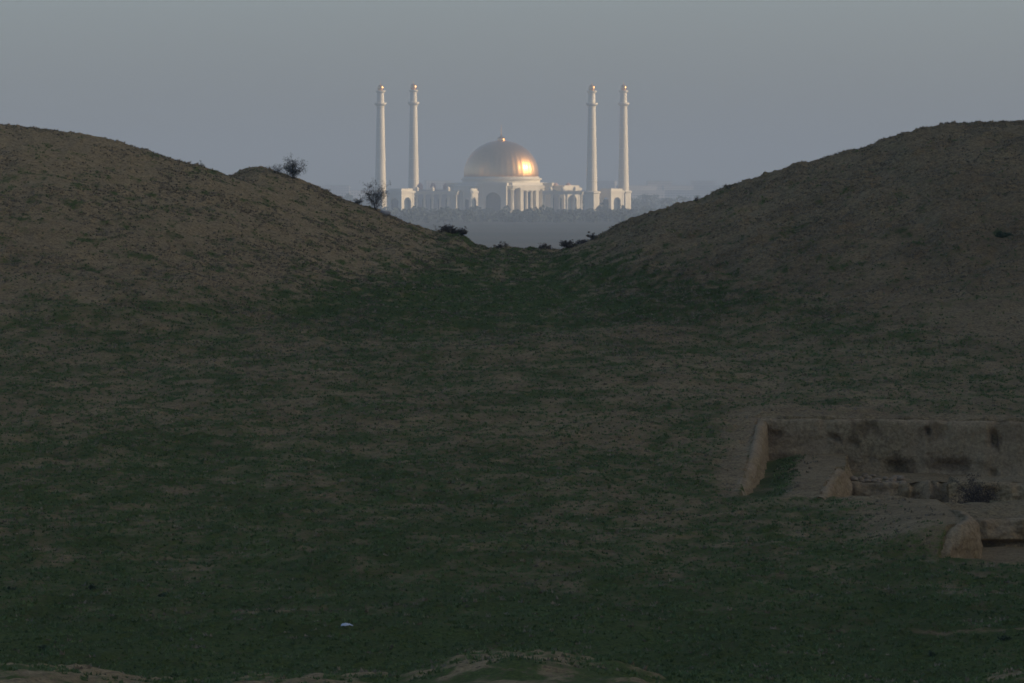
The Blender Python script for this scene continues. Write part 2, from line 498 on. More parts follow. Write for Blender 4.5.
ground = mesh_np("ground", V, Q, M_EARTH, True, {"green": cover(gx, gy), "clay": clayness(gx, gy), "field": sstep((gy - 290) / 120),
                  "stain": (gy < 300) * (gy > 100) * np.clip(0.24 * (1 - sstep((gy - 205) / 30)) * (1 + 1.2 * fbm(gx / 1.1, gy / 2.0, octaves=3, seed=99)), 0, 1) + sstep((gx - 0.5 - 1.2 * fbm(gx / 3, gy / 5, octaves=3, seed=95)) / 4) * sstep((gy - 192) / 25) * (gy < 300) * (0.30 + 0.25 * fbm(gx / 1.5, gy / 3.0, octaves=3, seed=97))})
tag(ground, kind="structure")

# ------------------------------------------------------------------ cut earth walls of the excavation
def earth_wall(name, label, top, bottom, back, mat=M_EARTH, rough=0.05, flute=0.04, holes=(), nu=None, green=0.05, clay=0.55, flare=0.08, stains=(), lip=0.10):
    """closed slab lofted along a polyline: front face from bottom to top, level top going back by `back`, and a rear face"""
    top = np.array(top, float); bottom = np.array(bottom, float)
    seg = np.r_[0, np.cumsum(np.linalg.norm(np.diff(top, axis=0), axis=1))]
    L = seg[-1]; nu = nu or int(L / 0.06)
    s = np.linspace(0, L, nu)
    T = np.stack([np.interp(s, seg, top[:, k]) for k in range(3)], 1)
    B = np.stack([np.interp(s, seg, bottom[:, k]) for k in range(3)], 1)
    bk = np.array(back, float) + np.array([0, 0, -0.14])
    nf = 26
    rows = []
    B2 = B.copy(); B2[:, 2] -= 0.5
    rows.append(T + bk + [0, 0, -1.2])
    rows.append(T + bk)
    for fc in np.linspace(1, min(.9, (lip + .03) / np.linalg.norm(bk)), 5)[1:]: rows.append(T + bk * fc)
    for k in range(nf): rows.append(T + (B - T) * (k / (nf - 1.0)))
    rows.append(B2)
    G = np.array(rows)                                   # row, u, xyz
    n_front0 = 6
    tan = np.gradient(T, axis=0); tan /= np.linalg.norm(tan, axis=1)[:, None] + 1e-9
    down = B - T
    nrm = np.cross(down, tan); nrm /= np.linalg.norm(nrm, axis=1)[:, None] + 1e-9
    want = -bk / np.linalg.norm(bk)
    sg = np.sign((nrm * want).sum(1)); nrm *= sg[:, None]
    for r in range(n_front0, n_front0 + nf):
        f = (r - n_front0) / (nf - 1.0)
        P = G[r]
        d = rough * 2.0 * fbm(P[:, 0] / 0.5, P[:, 1] / 0.5, P[:, 2] / 0.35, octaves=4, seed=51)
        d = d + flute * 2.0 * fbm(s / 0.22, np.zeros_like(s) + f * 0.5, octaves=3, seed=57) + 0.022 * vnoise(s / 0.09, f * 9.0, seed=58)
        tt = np.clip(f * np.abs(B[:, 2] - T[:, 2]), 0, lip)
        d = d - (lip - np.sqrt(np.maximum(lip ** 2 - (lip - tt) ** 2, 0))) + flare * sstep((f - 0.75) / 0.25)
        for (hs, hf, rs, rf, dep) in holes:
            d = d - dep * 1.0 * np.exp(-((s - hs) / rs) ** 4 - ((f - hf) / rf) ** 4)
        G[r] = P + nrm * d[:, None]
    for r in range(1, n_front0 + 3):
        w = 1.0 if r < n_front0 else 0.6
        G[r, :, 2] += w * (0.05 * fbm(G[r, :, 0] / 0.4, G[r, :, 1] / 0.4, octaves=3, seed=61))
    nr = len(rows)
    Vv = G.reshape(-1, 3)
    ii = np.arange(nr * nu).reshape(nr, nu)
    Qq = np.stack([ii[:-1, :-1].ravel(), ii[1:, :-1].ravel(), ii[1:, 1:].ravel(), ii[:-1, 1:].ravel()], 1)
    caps = []
    for u in (0, nu - 1):                                 # close both ends
        for r in range((nr - 1) // 2):
            q = [ii[r, u], ii[r + 1, u], ii[nr - 2 - r, u], ii[nr - 1 - r, u]]
            if len(set(q)) == 4: caps.append(q)
    Qq = np.vstack([Qq, np.array(caps)])
    rr = np.repeat(np.arange(nr), nu)
    gmap = np.where(rr < n_front0, np.clip(cover(Vv[:, 0], Vv[:, 1]) - 0.1, 0, 1), green + 0.25 * fbm(Vv[:, 0] / .7, Vv[:, 2] / .5, octaves=3, seed=77))
    cmap = np.where(rr < n_front0, 0.2, clay + 0.9 * fbm(Vv[:, 0] / .9, Vv[:, 1] / .9, Vv[:, 2] / .5, octaves=3, seed=71))
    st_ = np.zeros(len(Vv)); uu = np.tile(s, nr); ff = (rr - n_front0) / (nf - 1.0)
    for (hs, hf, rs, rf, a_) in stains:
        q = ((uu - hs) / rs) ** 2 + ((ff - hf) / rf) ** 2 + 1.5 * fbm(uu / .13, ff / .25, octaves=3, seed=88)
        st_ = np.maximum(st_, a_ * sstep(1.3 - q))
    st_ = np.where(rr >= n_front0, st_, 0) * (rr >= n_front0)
    o = mesh_np(name, Vv, Qq, mat, True, {"green": np.clip(gmap, 0, 1), "clay": np.clip(cmap, 0, 1), "field": np.zeros(len(Vv)), "stain": st_})
    tag(o, label, "earth wall")
    return o

def gz(x, y): return float(ground_z(np.array([x]), np.array([y]))[0])
def gz0(x, y): return float(ground_z(np.array([x]), np.array([y]), False)[0])

xs = np.arange(5.85, 17.01, 0.5)
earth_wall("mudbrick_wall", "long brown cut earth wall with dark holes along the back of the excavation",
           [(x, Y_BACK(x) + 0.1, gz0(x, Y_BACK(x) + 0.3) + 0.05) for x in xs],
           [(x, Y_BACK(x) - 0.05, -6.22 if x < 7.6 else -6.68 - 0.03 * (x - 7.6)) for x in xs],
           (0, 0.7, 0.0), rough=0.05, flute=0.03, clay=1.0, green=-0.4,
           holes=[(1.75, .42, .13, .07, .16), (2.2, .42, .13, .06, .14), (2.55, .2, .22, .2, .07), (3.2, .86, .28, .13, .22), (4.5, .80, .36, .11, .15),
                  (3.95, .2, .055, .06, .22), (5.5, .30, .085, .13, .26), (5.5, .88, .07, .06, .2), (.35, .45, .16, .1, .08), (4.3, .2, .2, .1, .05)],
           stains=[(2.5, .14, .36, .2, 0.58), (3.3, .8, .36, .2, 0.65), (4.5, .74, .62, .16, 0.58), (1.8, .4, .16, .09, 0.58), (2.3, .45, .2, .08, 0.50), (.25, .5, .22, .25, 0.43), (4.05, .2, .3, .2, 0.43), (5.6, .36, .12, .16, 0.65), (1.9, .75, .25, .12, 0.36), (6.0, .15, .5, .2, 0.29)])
ys = np.arange(145.3, 168.2, 0.6)
earth_wall("mudbrick_wall", "pale yellowish battered earth bank down the left side of the excavation",
           [(float(x_left(y)) + 0.04 + 0.16 * sstep((y - 145) / 14), y, gz0(float(x_left(y)) - 0.2, y) + 0.05) for y in ys],
           [(float(x_left(y)) + 0.06 + 0.17 * sstep((y - 145) / 14), y, min(-6.36, gz0(float(x_left(y)), y) - 0.02)) for y in ys],
           (-0.50, 0, 0.0), rough=0.04, flute=0.012, clay=0.85, flare=0.01, lip=0.2)  # exposed clay, made paler to paint in side light on this right-facing bank
ys = np.arange(144.6, 164.6, 0.5)
earth_wall("mudbrick_wall", "short lit end face of the bare ledge inside the excavation",
           [(float(x_ledge(y)), y, -6.18) for y in ys],
           [(float(x_ledge(y)) + 0.20, y, -7.25 if y < 159 else -6.62) for y in ys],
           (-0.35, 0, 0.0), rough=0.05, flute=0.03, clay=0.8, flare=0.03, lip=0.14)  # clay raised so the ledge's right-hand face looks lit
xs = np.arange(7.5, 9.9, 0.2)
earth_wall("mudbrick_wall", "low crumbling fluted wall in the middle of the excavation, right of the ledge",
           [(x, Y_LOW(x), -6.50) for x in xs], [(x, Y_LOW(x) - 0.2, -7.3) for x in xs], (0, 0.6, 0.0), rough=0.14, flute=0.22, clay=0.8)
xs = np.arange(9.55, 15.0, 0.3)
earth_wall("mudbrick_wall", "low brown wall remnant behind the dark scrub at the right edge",
           [(x, Y_R2(x), -6.38) for x in xs], [(x, Y_R2(x) - 0.1, -6.85) for x in xs], (0, 0.7, 0.0), rough=0.09, flute=0.05, clay=0.4,
           holes=[(.9, .5, .15, .2, .15)])
xs = np.arange(8.95, 15.0, 0.3)
earth_wall("mudbrick_wall", "pale knobbly wall stub at the right edge above a dark hollow",
           [(x, Y_R1(x), -6.34) for x in xs], [(x, Y_R1(x) - 0.05, -6.86) for x in xs], (0, 0.6, 0.0), rough=0.15, flute=0.12, clay=0.55,
           holes=[(k * .5, .93, .4, .10, .18) for k in range(13)])
tp = [(7.62, 131.05, -6.62), (7.86, 131.2, -6.52), (8.02, 131.45, -6.32), (8.20, 131.7, -6.18), (8.36, 132.0, -6.12), (8.46, 132.4, -6.10), (8.54, 133.0, -6.10), (8.57, 134, -6.10), (8.58, 136, -6.12), (8.58, 138.8, -6.20)]
earth_wall("mudbrick_wall", "yellowish rounded broken end of the nearest earth wall",
           [(x + .14, y - .08, z) for x, y, z in tp], [(x + .16, y - .10, -6.92) for x, y, z in tp], (-0.45, 0.22, 0.0), rough=0.08, flute=0.04, clay=0.9, flare=0.02, lip=0.2)  # bare clay, lifted in tone to stand in for light on the end

# loose clods at the foot of the back wall and on the lip
rng = random.Random(4)
def clod_mesh(seed, r):
    mb = MB(); rr = random.Random(seed)
    import bmesh
    bm = bmesh.new(); bmesh.ops.create_icosphere(bm, subdivisions=2, radius=1.0)
    for v in bm.verts:
        n = float(fbm(np.array([v.co.x * 1.4 + seed]), np.array([v.co.y * 1.4]), np.array([v.co.z * 1.4]), octaves=3, seed=seed)[0])
        v.co *= r * (1 + 0.7 * n)
        v.co.z *= 0.7
    mb.add([tuple(v.co) for v in bm.verts], [tuple(v.index for v in f.verts) for f in bm.faces])
    bm.free()
    return mb
clods = [clod_mesh(s, 1.0) for s in range(3)]
cl_me = None
for k in range(44):
    px = rng.uniform(852, 905); d = rng.uniform(159.9, 164.0)
    x = (px - 512) * d / F
    o = clods[k % 3].build("clod", M_CLOD, None, True) if k < 3 else protos[k % 3].copy()
    if k < 3:
        protos = (protos if k else []) + [o]
    else:
        COL.objects.link(o)
    s = rng.uniform(0.03, 0.085)
    o.scale = (s, s, s); o.rotation_euler = (0, 0, rng.uniform(0, 6))
    o.location = (x, d, gz(x, d) + s * 0.4)
    tag(o, "small clay clod among the rubble at the foot of the back excavation wall", "clod", "clods fallen below the back excavation wall")

# ------------------------------------------------------------------ ground cover (nobody could count it)
def tufts(name, n, seed, mat, ymin, ymax, want, hmin, hmax, wd):
    r = np.random.default_rng(seed)
    y = np.sqrt(r.uniform(ymin ** 2, ymax ** 2, n * 4))
    x = r.uniform(-1.06, 1.06, n * 4) * y * 512 / F
    p = want(x, y)
    keep = r.uniform(0, 1, n * 4) < p
    x, y = x[keep][:n], y[keep][:n]
    m = len(x)
    z = ground_z(x, y) - 0.01
    nb = 5
    vs = np.zeros((m, nb, 3, 3)); 
    h = r.uniform(hmin, hmax, (m, nb)) * (0.6 + 0.8 * r.uniform(0, 1, (m, 1)))
    a = r.uniform(0, 2 * np.pi, (m, nb)); sp = r.uniform(0.0, wd, (m, nb))
    bx = x[:, None] + sp * np.cos(a); by = y[:, None] + sp * np.sin(a)
    b2 = a + r.uniform(-1, 1, (m, nb)); w = wd * 0.45
    lean = r.uniform(0.1, 0.8, (m, nb)) * h
    vs[:, :, 0, 0] = bx - w * np.sin(b2); vs[:, :, 0, 1] = by + w * np.cos(b2); vs[:, :, 0, 2] = z[:, None]
    vs[:, :, 1, 0] = bx + w * np.sin(b2); vs[:, :, 1, 1] = by - w * np.cos(b2); vs[:, :, 1, 2] = z[:, None]
    vs[:, :, 2, 0] = bx + lean * np.cos(a); vs[:, :, 2, 1] = by + lean * np.sin(a); vs[:, :, 2, 2] = z[:, None] + h
    tri = np.arange(m * nb * 3).reshape(-1, 3)
    o = mesh_np(name, vs.reshape(-1, 3), tri, mat, False)
    return o
def solid_cut(x, y):                                    # nothing grows on the steep cut faces
    inside = (x > x_left(y) - 0.2) & (y > 144.5) & (y < 169) & ~((x < x_ledge(y) - 0.6) & (x > x_left(y) + 0.5) & (y < 166.5) & (y > 146))
    inside |= (x > x_block(y) - 0.3) & (y > 130) & (y < 146)
    return np.where(inside, 0.0, 1.0)
g1 = tufts("grass", 85000, 1, M_GRASS, 84, 258, lambda x, y: sstep((cover(x, y) - 0.12) / 0.5) * solid_cut(x, y), 0.02, 0.055, 0.05)
tag(g1, "short dark green growth spread over the floor of the hollow", "grass", kind="stuff")
g2 = tufts("dry_grass", 50000, 2, M_DRY, 84, 262, lambda x, y: (0.15 + 0.85 * sstep((y - 180) / 40)) * (1 - 0.6 * cover(x, y)) * solid_cut(x, y) * sstep(0.45 + 1.3 * fbm(x / 1.1, y / 2.2, octaves=3, seed=83)), 0.02, 0.06, 0.07)
tag(g2, "dry brown stubble over the slopes of both earth hills", "dry grass", kind="stuff")

# ------------------------------------------------------------------ shrubs, weeds
def shrub(name, loc, h, w, label, cat="shrub", seed=0, stems=7, leaves=300, leaf=0.03, mat_leaf=M_LEAF, mat_stem=M_BARK, lean=(0, 0), clump=1.0, depth=3, group=None, flat=1.0):
    rr = random.Random(seed)
    root = empty(name, loc)
    tag(root, label, cat, group)
    st = MB(); tips = []
    def grow(p, d, L, r, lev):
        n = 3
        q = p
        for k in range(n):
            d2 = np.array(d) + np.array([rr.gauss(0, .22), rr.gauss(0, .22), rr.gauss(0, .12)])
            d2 /= np.linalg.norm(d2)
            q2 = q + d2 * L / n
            if q2[2] < 0.01: q2[2] = 0.01
            st.tube(q, q2, r * (1 - k / n * .4), r * (1 - (k + 1) / n * .4), 4)
            if lev < depth and rr.random() < .85:
                side = d2 + np.array([rr.gauss(0, .75), rr.gauss(0, .75), rr.gauss(.1, .4)])
                side /= np.linalg.norm(side)
                grow(q2, side, L * rr.uniform(.4, .65), r * .6, lev + 1)
            if lev >= 1: tips.append((q2, lev))
            q = q2; d = d2
        tips.append((q, lev))
    for k in range(stems):
        a = rr.uniform(0, 2 * math.pi); t = rr.uniform(0.1, 1.0)
        d = np.array([math.cos(a) * t * w / h * 0.55 + lean[0], math.sin(a) * t * w / h * 0.55 + lean[1], 1.0 * flat])
        d /= np.linalg.norm(d)
        p0 = np.array([math.cos(a) * w * .10 * rr.random(), math.sin(a) * w * .10 * rr.random(), -0.06])
        grow(p0, d, h * rr.uniform(.5, .85), max(0.004, h * .009), 0)
    s = st.build("branches", mat_stem, root)
    lf = MB()
    rr.shuffle(tips)
    heads = tips[:max(4, int(len(tips) * 0.85))]
    for k in range(leaves):
        p, lev = rr.choice(heads)
        sp = 0.05 * clump * (h + w) / 2
        c = p + np.array([rr.gauss(0, sp), rr.gauss(0, sp), rr.gauss(0, sp * .8)])
        if c[2] < 0: c[2] = rr.uniform(0, .04)
        u = np.array([rr.gauss(0, 1), rr.gauss(0, 1), rr.gauss(0, 1)]); u /= np.linalg.norm(u)
        v = np.cross(u, [rr.gauss(0, 1), rr.gauss(0, 1), rr.gauss(0, 1)]); v /= np.linalg.norm(v) + 1e-9
        l_ = leaf * rr.uniform(.6, 1.4)
        lf.add([c - u * l_, c + v * l_ * .45, c + u * l_, c - v * l_ * .45], [(0, 1, 2, 3)])
    if leaves: lf.build("foliage", mat_leaf, root)
    return root
def on(px, d, dz=0.0):
    x = (px - 512) * d / F
    return (x, d, gz(x, d) + dz)

shrub("shrub", on(293, 257.4), 0.70, 1.05, "tangled grey shrub on top of the far earth mound at left", seed=3, stems=20, leaves=2300, leaf=.02, clump=1.4)
shrub("shrub", on(277, 257.8), 0.42, 0.55, "sparse twiggy shrub on the left side of the far mound's top", seed=5, stems=12, leaves=480, leaf=.018)
shrub("shrub", on(375, 257.0), 0.86, 0.75, "tall straggly shrub standing on the slope before the leftmost minaret", seed=8, stems=16, leaves=1700, leaf=.021, clump=1.2)
shrub("shrub", on(358, 257.0), 0.30, 0.5, "short bushy shrub left of the tall straggly shrub", seed=9, stems=10, leaves=420, leaf=.02)
shrub("weed", on(202, 239.6), 0.26, 0.1, "lone upright dry weed on the crest of the left hill", "weed", seed=11, stems=3, leaves=30, leaf=.02, depth=1)
shrub("weed", on(437, 257.6), 0.42, 0.12, "thin upright twig beside the dark scrub on the saddle", "weed", seed=12, stems=3, leaves=25, leaf=.02, depth=1)
shrub("shrub", on(449, 256.6), 0.28, 0.95, "low dark scrub hanging over the left edge of the saddle", seed=13, stems=16, leaves=900, leaf=.035, mat_leaf=M_SCRUB, clump=1.5)
shrub("shrub", on(462, 256.6), 0.20, 0.8, "flat dark scrub trailing down from the saddle's overhanging scrub", seed=14, stems=14, leaves=700, leaf=.035, mat_leaf=M_SCRUB, clump=1.4)
shrub("shrub", on(501, 257.5), 0.26, 0.5, "small dark tuft of scrub in the lowest part of the saddle", seed=15, stems=12, leaves=420, leaf=.03, mat_leaf=M_SCRUB)
shrub("shrub", on(545, 256.8), 0.20, 0.75, "flat dark scrub right of the saddle's lowest point", seed=16, stems=14, leaves=600, leaf=.032, mat_leaf=M_SCRUB, clump=1.3)
shrub("shrub", on(569, 239.5), 0.27, 0.75, "dark scrub mound at the foot of the right hill's skyline", seed=17, stems=14, leaves=700, leaf=.035, mat_leaf=M_SCRUB, clump=1.4)
shrub("shrub", on(582, 239.3), 0.16, 1.0, "trailing dark scrub between the scrub mound and the small upright shrub", seed=26, stems=14, leaves=700, leaf=.03, mat_leaf=M_SCRUB, clump=1.4)
shrub("shrub", on(592, 239.5), 0.30, 0.35, "small upright dark shrub on the right hill's lower skyline", seed=18, stems=9, leaves=300, leaf=.03, mat_leaf=M_SCRUB)
shrub("weed", on(697, 239.6), 0.2, 0.4, "wispy dry weed on the right hill's skyline below its first hump", "weed", seed=19, stems=8, leaves=60, leaf=.025, mat_leaf=M_SCRUB, depth=1)
shrub("weed", on(728, 239.6), 0.2, 0.5, "wispy dry weed on the first hump of the right hill", "weed", seed=20, stems=8, leaves=80, leaf=.025, mat_leaf=M_SCRUB, depth=1)
shrub("shrub", on(1003, 214.0), 0.13, 1.1, "dark green low shrub on the right hill's slope by the frame edge", seed=21, stems=14, leaves=900, leaf=.04, mat_leaf=M_WEED, clump=1.4)
shrub("shrub", on(978, 151.5), 0.66, 0.85, "dark rusty dry scrub growing in the excavation", seed=22, stems=26, leaves=3600, leaf=.018, mat_leaf=M_RUST, clump=1.4)
shrub("shrub", on(950, 152.0), 0.60, 0.45, "blackish scrub clump left of the rusty scrub in the excavation", seed=23, stems=16, leaves=1600, leaf=.018, mat_leaf=M_SCRUB, clump=1.2)
shrub("weed", on(331, 250.0), 0.12, 0.25, "small dark weed on the flank of the far left mound", "weed", seed=24, stems=7, leaves=120, leaf=.025, mat_leaf=M_WEED, depth=1)
for k, (px, row, w, lab) in enumerate([(11, 594, .26, "dark weed clump at the left edge of the green floor"), (92, 590, .22, "dark weed clump between the frame's left edge and the widest weed"),
        (163, 594, .30, "widest of the dark weed clumps on the green floor at left"), (43, 650, .26, "dark weed clump nearest the bottom left earth mound"),
        (1006, 636, .2, "dark weed clump below the worn track at the right edge"), (932, 648, .16, "small dark weed clump below the worn track, right of the bare scrape")]):
    d = float(np.interp(-row, -BASE_ROW, BASE_D))
    shrub("weed", on(px, d), 0.09, w, lab, "weed", seed=30 + k, stems=9, leaves=160, leaf=.025, mat_leaf=M_WEED, depth=1, group="dark weeds on the green floor")

# pale rock by the tall shrub, plastic scrap on the grass
rk = clod_mesh(7, 0.16).build("rock", M_ROCK, None, True)
rk.location = on(385, 256.4, 0.05); rk.scale = (1.3, 1, .9)
tag(rk, "pale rock lying at the foot of the tall straggly shrub", "rock")
mb = MB()
nu, nv = 14, 8
d0 = float(np.interp(-631, -BASE_ROW, BASE_D))
vs = []
for sgn in (0, 1):
    for j in range(nv):
        for i in range(nu):
            u = i / (nu - 1) - .5; v = j / (nv - 1) - .5
            zz = 0.03 * (1 - (2 * u) ** 2) * (1 - (2 * v) ** 2) + 0.03 * float(fbm(np.array([u * 5]), np.array([v * 5]), octaves=2, seed=3)[0])
            vs.append((u * 0.20, v * 0.16 + 0.02 * math.sin(u * 9), zz + 0.03 - sgn * 0.004))
fs = []
for sgn in (0, 1):
    for j in range(nv - 1):
        for i in range(nu - 1):
            a = sgn * nu * nv + j * nu + i
            q = (a, a + 1, a + nu + 1, a + nu)
            fs.append(q if sgn == 0 else q[::-1])
mb.add(vs, fs)
lit = mb.build("plastic_scrap", M_PLASTIC, None, True, on(347, d0, 0.03))
tag(lit, "crumpled white plastic scrap lying on the green floor", "litter")

# ------------------------------------------------------------------ the domed mosque far out on the plain
MD = 5000.0
ROT = -R(9.0)
MZ = -18.0
mosque = empty("mosque", ((501.2 - 512) * MD / F, MD, MZ), ROT)
tag(mosque, "white domed mosque with a gold dome between four minarets", "mosque")
OCT = math.pi / 8
def octo(ap): return ap / math.cos(OCT)
MB().lathe([(octo(46), -1), (octo(46), 1.2), (octo(43), 1.2), (octo(43), 2.4)], 8, phase=OCT).build("terrace", M_STONE, mosque)
MB().lathe([(octo(28), 2.4), (octo(28), 18.6)], 8, phase=OCT).build("hall_wall", M_STONE, mosque)
MB().lathe([(octo(31.6), 18.6), (octo(32.2), 19.2), (octo(32.4), 21.0), (octo(31.0), 21.4), (octo(30.6), 23.2), (octo(28.0), 23.2)], 8, phase=OCT).build("cornice", M_WHITE, mosque)
drum = MB().lathe([(27.2, 23.2), (27.2, 24.8), (28.4, 25.2), (28.4, 26.2), (26.6, 26.4), (26.6, 27.4)], 64).build("drum", M_WHITE, mosque)
prof = []
for k in range(29):
    a = -0.12 + (math.pi / 2 + 0.12) * k / 28
    prof.append((max(26.2 * math.cos(a), 0.6), 29.6 + 23.2 * math.sin(a)))
dome = MB().lathe(prof, 240, rib=lambda k: 1.0 + 0.0022 * math.cos(2 * math.pi * k / 6)).build("dome", M_GOLD, mosque, True)
MB().lathe([(3.4, 52.2), (3.6, 52.7), (2.6, 52.9), (2.5, 53.9), (2.9, 54.1), (2.2, 54.8), (1.0, 55.6), (0.25, 56.2)], 24).build("lantern", M_GOLD, mosque)
MB().lathe([(0.28, 56.0), (0.5, 57.2), (0.2, 58.0), (0.14, 63.0), (0.02, 64.0)], 10).build("spire", M_GOLD, mosque)
for k in range(8):
    ang = -math.pi / 2 + k * math.pi / 4
    nx, ny = math.cos(ang), math.sin(ang)
    tx, ty = -ny, nx
    main = k % 2 == 0
    hw, dep, h0 = (9.5, 9.0, 21.0) if main else (7.8, 6.0, 17.6)
    def T(x, y, z, nx=nx, ny=ny, tx=tx, ty=ty): return (tx * x + nx * y, ty * x + ny * y, z)
    p = MB()
    for sx in (-1, 1):
        xa, xb_ = sorted((sx * hw, sx * (hw - 2.4)))
        vs = [T(x, y, z) for z in (2.4, h0) for x, y in ((xa, 28.02), (xb_, 28.02), (xb_, 28 + dep), (xa, 28 + dep))]
        p.add(vs, [(0, 3, 2, 1), (4, 5, 6, 7), (0, 1, 5, 4), (1, 2, 6, 5), (2, 3, 7, 6), (3, 0, 4, 7)])
    if main:
        p.arch(-hw + 2.41, hw - 2.41, 2.4, h0, 2 * hw - 8.0, h0 - 7.0, 28 + dep - 1.6, 28 + dep - 0.4, T)
    else:
        for xc in (-2.0, 2.0):
            q = T(xc, 28 + dep - 1.0, 0)
            p.lathe([(1.2, 2.4), (1.2, 3.0), (0.85, 3.4), (0.75, h0 - 1.2), (1.1, h0 - .8), (1.2, h0)], 12, org=(q[0], q[1]))
    vs = [T(x, y, z) for z in (h0 + 0.01, h0 + 2.0) for x, y in ((-hw - .6, 27.0), (hw + .6, 27.0), (hw + .6, 28.6 + dep), (-hw - .6, 28.6 + dep))]
    p.add(vs, [(0, 3, 2, 1), (4, 5, 6, 7), (0, 1, 5, 4), (1, 2, 6, 5), (2, 3, 7, 6), (3, 0, 4, 7)])
    po = p.build("portal", M_WHITE, mosque)
    wdw = MB()
    ww = hw - 3.4 if main else hw - 2.5
    wdw.add([T(x, 28.12, z) for z in (3.0, 16.6) for x in (-ww, ww)] + [T(x, 28.02, z) for z in (3.0, 16.6) for x in (-ww, ww)],
            [(0, 1, 3, 2), (0, 2, 6, 4), (1, 5, 7, 3), (2, 3, 7, 6), (0, 4, 5, 1)])
    wdw.build("window", M_GLASS, po)
    ca = ang + math.pi / 8                                   # paired columns at the octagon's corners
    cr = octo(31.0)
    MB().lathe([(1.5, 2.4), (1.5, 3.2), (1.05, 3.6), (0.95, 17.2), (1.4, 17.6), (1.5, 18.58)], 14, org=(cr * math.cos(ca), cr * math.sin(ca))).build("column", M_WHITE, mosque, True)
# arcaded wings running left and right of the hall
for sx in (-1, 1):
    wing = MB()
    x0, x1 = (34.5, 52.0) if sx > 0 else (-62.0, -34.5)
    n = 3 if sx > 0 else 5
    st = (x1 - x0) / n
    for k in range(n):
        wing.arch(x0 + k * st, x0 + (k + 1) * st, 0.0, 17.0, st * .55, 12.5, -6.0, -4.8, lambda x, y, z: (x, y, z))
    wing.box(x0, x1, -4.79, 6.0, 0.0, 16.6)
    wing.box(x0 - .4, x1 + .4, -6.6, 6.4, 17.01, 18.4)
    w = wing.build("arcade_wing", M_STONE, mosque)
    for k in range(n):
        wd = MB().box(x0 + (k + .24) * st, x0 + (k + .76) * st, -4.95, -4.80, 0.5, 12.4)
        wd.build("window", M_GLASS, w)
    for k in range(2 if sx > 0 else 3):
        cxx = x0 + (k + .5) * (x1 - x0) / (2 if sx > 0 else 3)
        MB().lathe([(2.0, 18.41), (2.0, 20.4), (2.3, 20.6), (1.9, 21.6), (1.0, 22.6), (.15, 23.2)], 12, org=(cxx, -1.0)).build("turret", M_ROSE, w)

# open colonnades on the forecourt, either side
for sx, lab in ((-1, "white open colonnade in front of the mosque's shaded left wing"), (1, "white open colonnade in front of the mosque's sunlit right wing")):
    root = empty("colonnade", ((502.0 - 512) * MD / F, MD, MZ), ROT)
    tag(root, lab, "colonnade", "colonnades of the mosque forecourt")
    xa, xb_ = (-55.0, -22.0) if sx < 0 else (36.0, 62.0)
    n = 7 if sx < 0 else 6
    y0 = -64.0 if sx < 0 else -40.0
    MB().box(xa - 1.4, xb_ + 1.4, y0 - 1.4, y0 + 4.4, -1.0, 1.4).build("base", M_STONE, root)
    for k in range(n):
        xx = xa + (xb_ - xa) * k / (n - 1)
        MB().lathe([(1.0, 1.41), (1.0, 2.0), (0.8, 2.3), (0.72, 14.0), (1.0, 14.4), (1.1, 15.0)], 12, org=(xx, y0)).build("column", M_WHITE, root, True)
    MB().box(xa - 1.3, xb_ + 1.3, y0 - 1.3, y0 + 1.3, 15.01, 16.6).box(xa - 1.7, xb_ + 1.7, y0 - 1.7, y0 + 1.7, 16.61, 17.3).build("entablature", M_WHITE, root)
    for k in range(3):
        xx = xa + (xb_ - xa) * (k + .5) / 3
        MB().lathe([(1.3, 17.31), (1.3, 18.4), (1.6, 18.6), (1.2, 19.6), (.1, 20.6)], 10, org=(xx, y0)).build("finial", M_WHITE, root)

# four free-standing minarets
def make_minaret():
    root = empty("minaret", (0, 0, 0))
    MB().box(-6, 6, -6, 6, -1.0, 2.6).build("base", M_STONE, root)
    ped = MB().lathe([(octo(4.7), 2.6), (octo(4.7), 15.4), (octo(5.3), 15.9), (octo(5.3), 17.0), (octo(4.2), 17.4)], 8, phase=OCT).build("pedestal", M_WHITE, root)
    pr = [(3.55, 17.4)]
    for k in range(1, 9):
        z = 17.4 + k * 7.3
        r = 3.55 - 1.15 * k / 8.0
        pr += [(r + .02, z - .7), (r + .22, z - .6), (r + .22, z - .2), (r, z)]
    MB().lathe(pr, 32, rib=lambda k: 1.0 + 0.018 * (k % 2)).build("shaft", M_WHITE, root)
    MB().lathe([(2.4, 75.81), (3.7, 77.0), (3.9, 77.3), (3.9, 78.4), (2.6, 78.5)], 24).build("balcony", M_WHITE, root)
    MB().lathe([(2.35, 78.5), (2.25, 85.0), (3.2, 86.0), (3.2, 86.8), (2.0, 86.9)], 24).build("upper_shaft", M_WHITE, root)
    prof = [(1.7, 86.9), (1.75, 87.3)]
    for k in range(12):
        a = -0.35 + (math.pi / 2 + 0.3) * k / 11
        prof.append((2.05 * math.cos(a) + .03, 88.6 + 2.3 * math.sin(a)))
    cap = MB().lathe(prof, 28).build("cap_dome", M_GOLD, root, True)
    MB().lathe([(.25, 90.6), (.4, 91.2), (.12, 91.8), (.02, 93.4)], 8).build("spire", M_GOLD, cap)
    return root
mn = make_minaret()
spots = [(380.5, 4938, 1.0, "white minaret behind the tall straggly shrub, leftmost of the four minarets"),
         (413.5, 5085, 1.03, "white minaret second from left, rising behind the mosque's left wing"),
         (591.8, 4915, .995, "white minaret nearest the mosque's right side, its pale pedestal in full view"),
         (623.5, 5061, 1.02, "white minaret farthest right, just beside the right hill's slope")]
